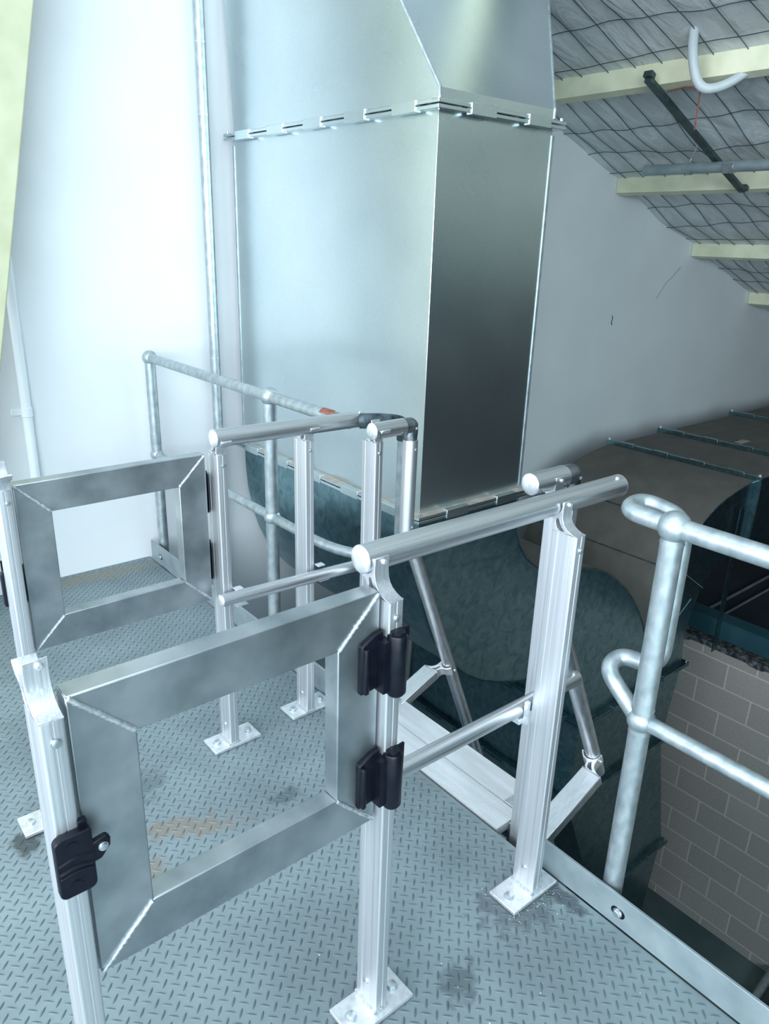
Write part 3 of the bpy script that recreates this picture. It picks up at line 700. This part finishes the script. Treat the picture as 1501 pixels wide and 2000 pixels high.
S = [(1.85, .53), (1.852, .42), (1.862, .30), (1.885, .18), (1.92, .07), (1.965, -.03), (2.03, -.125), (2.11, -.215), (2.20, -.295), (2.30, -.36), (2.41, -.41), (2.52, -.45), (2.64, -.485), (2.78, -.51), (2.92, -.545), (3.05, -.60), (3.11, -.68), (3.145, -.78), (3.158, -.88), (3.16, -.965),
     (3.80, -.965), (3.795, -.90), (3.775, -.785), (3.73, -.64), (3.675, -.52), (3.61, -.42), (3.52, -.305), (3.42, -.205), (3.31, -.12), (3.22, -.06), (3.12, -.01), (3.0, .03), (2.88, .045), (2.78, .06), (2.67, .10), (2.59, .15), (2.52, .21), (2.47, .28), (2.44, .35), (2.43, .43), (2.428, .53)]
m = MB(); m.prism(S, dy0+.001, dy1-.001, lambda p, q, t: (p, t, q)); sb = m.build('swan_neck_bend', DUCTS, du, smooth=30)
m = MB(); m.tube([(p, dy0, q) for p, q in S[:20]], .004, 8); m.build('edge_seam', DUCTD, sb)
m = MB(); m.tube([(p, dy0, q) for p, q in S[20:]], .004, 8); m.build('edge_seam', DUCTD, sb)
T_ = S[27:38]; m = MB(); k = len(T_); m.add([(p, y, q+.003) for y in (dy0+.006, dy1-.006) for p, q in T_], [(i, i+1, i+1+k, i+k) for i in range(k-1)]); m.build('dust_layer', DUSTY, sb, smooth=60)
# common trunk going down
ty0, ty1 = 1.990, 3.38
def loft(z0, a0, b0, z1, a1, b1, nm):
    m = MB(); m.add([(a0, ty0, z0), (b0, ty0, z0), (b0, ty1, z0), (a0, ty1, z0), (a1, ty0, z1), (b1, ty0, z1), (b1, ty1, z1), (a1, ty1, z1)],
                    [(0, 3, 2, 1), (4, 5, 6, 7), (0, 1, 5, 4), (1, 2, 6, 5), (2, 3, 7, 6), (3, 0, 4, 7)]); return m.build(nm, DUCTD, du)
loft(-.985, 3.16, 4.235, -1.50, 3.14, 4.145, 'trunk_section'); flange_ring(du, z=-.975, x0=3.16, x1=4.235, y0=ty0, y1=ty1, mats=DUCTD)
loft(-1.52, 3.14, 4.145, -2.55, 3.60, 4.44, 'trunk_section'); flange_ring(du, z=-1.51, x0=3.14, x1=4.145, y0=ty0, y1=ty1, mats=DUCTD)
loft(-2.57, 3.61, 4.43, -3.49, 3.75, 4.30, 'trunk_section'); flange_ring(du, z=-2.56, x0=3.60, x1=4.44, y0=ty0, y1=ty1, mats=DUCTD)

d2 = thing('air_duct', 'low dust covered air duct bending down beside the gable wall, behind the pipe guardrail', 'duct', (5, 2.54, -.97))
E_ = [(4.785, .17), (4.69, .165), (4.59, .153), (4.49, .135), (4.40, .115), (4.33, .092), (4.26, .062), (4.20, .03), (4.12, -.02), (4.04, -.09), (3.97, -.17), (3.915, -.26), (3.87, -.36), (3.84, -.48), (3.815, -.62), (3.805, -.78), (3.803, -.965)]
Ein = [(4.235, -.965), (4.212, -.85), (4.208, -.77), (4.22, -.69), (4.25, -.58), (4.31, -.47), (4.37, -.405), (4.44, -.36), (4.51, -.33), (4.60, -.305), (4.70, -.298), (4.785, -.297)]
ey0, ey1 = 1.991, 3.085
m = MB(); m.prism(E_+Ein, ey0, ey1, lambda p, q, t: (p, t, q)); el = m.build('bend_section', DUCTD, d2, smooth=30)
m = MB(); k = len(E_); V = [(p-.003, y, q+.003) for y in (ey0+.002, ey1-.002) for p, q in E_]; m.add(V, [(i, i+1, i+1+k, i+k) for i in range(k-1)]); m.build('dust_layer', DUSTY, el, smooth=60)
m = MB(); m.tube([(p, ey0, q) for p, q in E_], .005, 8); m.build('edge_seam', DUCTD, el)
for (p, q) in ((4.115, -.016), (3.925, -.235)):
    m = MB(); m.tube([(p, ey0, q), (p, ey1, q)], .005, 8); m.build('cross_seam', DARKST, el)
m = MB(); m.tube([(4.0, ey0-.001, -.25), (4.33, ey0-.001, -.46)], .002, 6); m.tube([(4.05, ey0-.001, -.6), (4.2, ey0-.001, -.5)], .002, 6); m.build('crease', GALVF, el)
m = MB(); m.box(4.55, 4.785, ey0-.0015, ey0, -.29, .15)
for a, b in ((4.785, 5.48), (5.48, 6.65), (6.65, 7.8)):
    m = MB(); m.box(a+.002, b-.002, ey0, ey1, -.297, .168); st = m.build('straight_section', DUCTD, d2)
    m = MB(); m.box(a+.016, b-.016, ey0+.002, ey1-.002, .168, .171); m.build('dust_layer', DUSTY, st)
for x in (4.785, 5.48, 6.65): flange_ring(d2, x=x, y0=ey0, y1=ey1, z0=-.297, z1=.17, mats=DUCTD)
m = MB(); m.box(5.66, 5.80, 2.52, 2.58, .1715, .1735); tag(m.build('paper_scrap', SEALT), 'small pale scrap lying on the low dusty duct', 'scrap')

# ------------------------------------------------------------------ steelwork on the block wall
m = MB(); m.box(4.88, 4.96, -3, 2.9, -1.045, -.915); m.box(4.88, 5.02, -3, 2.9, -.915, -.905)
tag(m.build('steel_beam', TEALB, bevel=.002), 'dark teal steel beam lying along the top of the block wall', 'beam')
m = MB()
nn = 60
for k in range(nn):
    y = -.2+3.0*k/nn+random.uniform(-.02, .02); m.sphere((4.93+random.uniform(-.03, .08), y, -1.135+random.uniform(-.01, .015)), random.uniform(.02, .05), 7, 5, (1, 1.4, .6))
m.box(4.9, 5.08, -1, 2.9, -1.15, -1.11)
tag(m.build('mortar_rubble', RUBBLE), 'dark crumbly mortar debris between the block wall and the beam', 'rubble', kind='stuff')
m = MB(); m.box(4.80, 4.86, 1.950, 1.956, -.92, .0); m.box(4.80, 4.806, 1.93, 1.956, -.92, .0); 
m = MB(); m.prism([(4.60, -1.0), (4.66, -1.0), (4.66, -.02), (4.63, .045), (4.60, .03)], 1.962, 1.968, lambda p, q, t: (p-.02, t, q)); 
tag(m.build('hanger_strap', DUCTD), 'flat steel strap standing in front of the low duct', 'strap')
m = MB(); m.tube([(5.3, 2.55, -1.27), (9, 2.55, -1.27)], .012, 8); tag(m.build('batten', GALVF), 'grey batten in the dark roof space, farther of two', 'batten', 'roof space battens')
m = MB(); m.tube([(5.2, 2.42, -1.27), (9, 2.42, -1.27)], .010, 8); tag(m.build('batten', GALVF), 'grey batten in the dark roof space, nearer of two', 'batten', 'roof space battens')
m = MB(); m.tube([(6.25, 2.10, -1.30), (6.25, 2.10, -1.22)], .055, 24); tag(m.build('pipe_stub', PVC), 'white pipe stub in the dark roof space at the right edge', 'pipe')
# bits on the lower floor at the far right corner
m = MB(); m.tube([(4.50, 1.17, -3.42), (4.88, 1.19, -3.42)], .03, 12)
tag(m.build('floor_pipe', GALVP), 'grey pipe on the lower floor at the foot of the block wall', 'pipe')
t = thing('louvre_unit', 'ribbed metal unit on the lower floor in the bottom right corner', 'louvre', (4.6, .85, -3.5))
m = MB(); m.box(4.42, 4.88, .60, 1.09, -3.495, -3.40); m.build('case', DARKROOM, t, .004)
for k in range(8):
    m = MB(); m.box(4.42, 4.88, .70+.045*k, .718+.045*k, -3.40, -3.378); m.build('slat', GALVF, t)

# ------------------------------------------------------------------ things under the roof
t = thing('sprinkler_pipe', 'grey pipe hanging below the roof with an open left end', 'pipe', (4.50, 2.2, 2.0))
m = MB(); m.tube([(4.50, 2.925, 2.010), (4.50, .6, 2.002)], .030, 24); m.build('pipe', GALVF, t)
m = MB(); m.tube([(4.50, 2.926, 2.0101), (4.50, 2.920, 2.0101)], .026, 24); m.build('open_end', DARKST, t)
m = MB(); m.tube([(4.50, 2.345, 2.006), (4.50, 2.375, 2.006), (4.50, 2.376, 2.006), (4.50, 2.41, 2.006)], [.035, .0355, .034, .034], 24); m.build('coupling', STEEL, t)
m = MB(); m.tube([(4.50, 2.61, 2.006), (4.50, 2.635, 2.006)], .0335, 20); hc = m.build('hanger_clip', GALVF, t)
m = MB(); m.tube([(4.50, 2.622, 2.038), (4.30, 2.475, 2.135)], .0055, 8); m.tube([(4.50, 2.622, 2.04), (4.502, 2.624, 2.06)], .010, 8); m.build('threaded_rod', STEEL, hc)
st = thing('strut_channel', 'dark steel strut bolted diagonally between two cream purlins', 'strut', (4.5, 2.63, 2.1))
a = Vector((3.698, 2.457, 2.347)); b = Vector((4.90, 2.480, 1.905)); d = (b-a); dl = d.length; d.normalize(); up_ = Vector((0, 1, 0)).cross(d).normalized()
if up_.z < 0: up_ = -up_
m = MB(); m.frame_box((a+b)/2, d, (0, 1, 0), up_, dl/2, .021, .011); m.build('channel', DARKST, st, .002)
for p in (a, b):
    m = MB(); m.frame_box(p+up_*.02, d, (0, 1, 0), up_, .02, .024, .014); m.build('purlin_clip', DARKST, st, .002)
pts = bend([(3.60, 2.185, rz(3.60, 2.19)+.02), (3.66, 2.215, 2.42), (3.70, 2.18, 2.27), (3.77, 2.09, 2.28), (3.86, 2.00, 2.37)], [.06, .09, .08], 10)
P2 = [pts[0]]
for p in pts[1:]:
    seg = (p-P2[-1]).length; k = max(1, int(seg/.004)); q = P2[-1].copy()
    for i in range(1, k+1): P2.append(q.lerp(p, i/k))
m = MB(); m.tube(P2, [.0215+(.0016 if i % 2 else 0) for i in range(len(P2))], 14)
tag(m.build('flexible_conduit', FLEXM, smooth=80), 'light grey ribbed flexible conduit looping out of the roof insulation', 'conduit')
m = MB(); m.tube([(3.86, 2.26, 2.34), (3.86, 2.258, 2.12)], .0045, 6); m.tube(bend([(3.86, 2.26, 2.30), (3.84, 2.32, 2.32), (3.86, 2.44, 2.31)], .03), .004, 6)
tag(m.build('hanging_wire', RUST), 'thin rusty wire dangling below the flexible conduit', 'wire')
for o in bpy.data.objects:
    if '_w' in o: del o['_w']
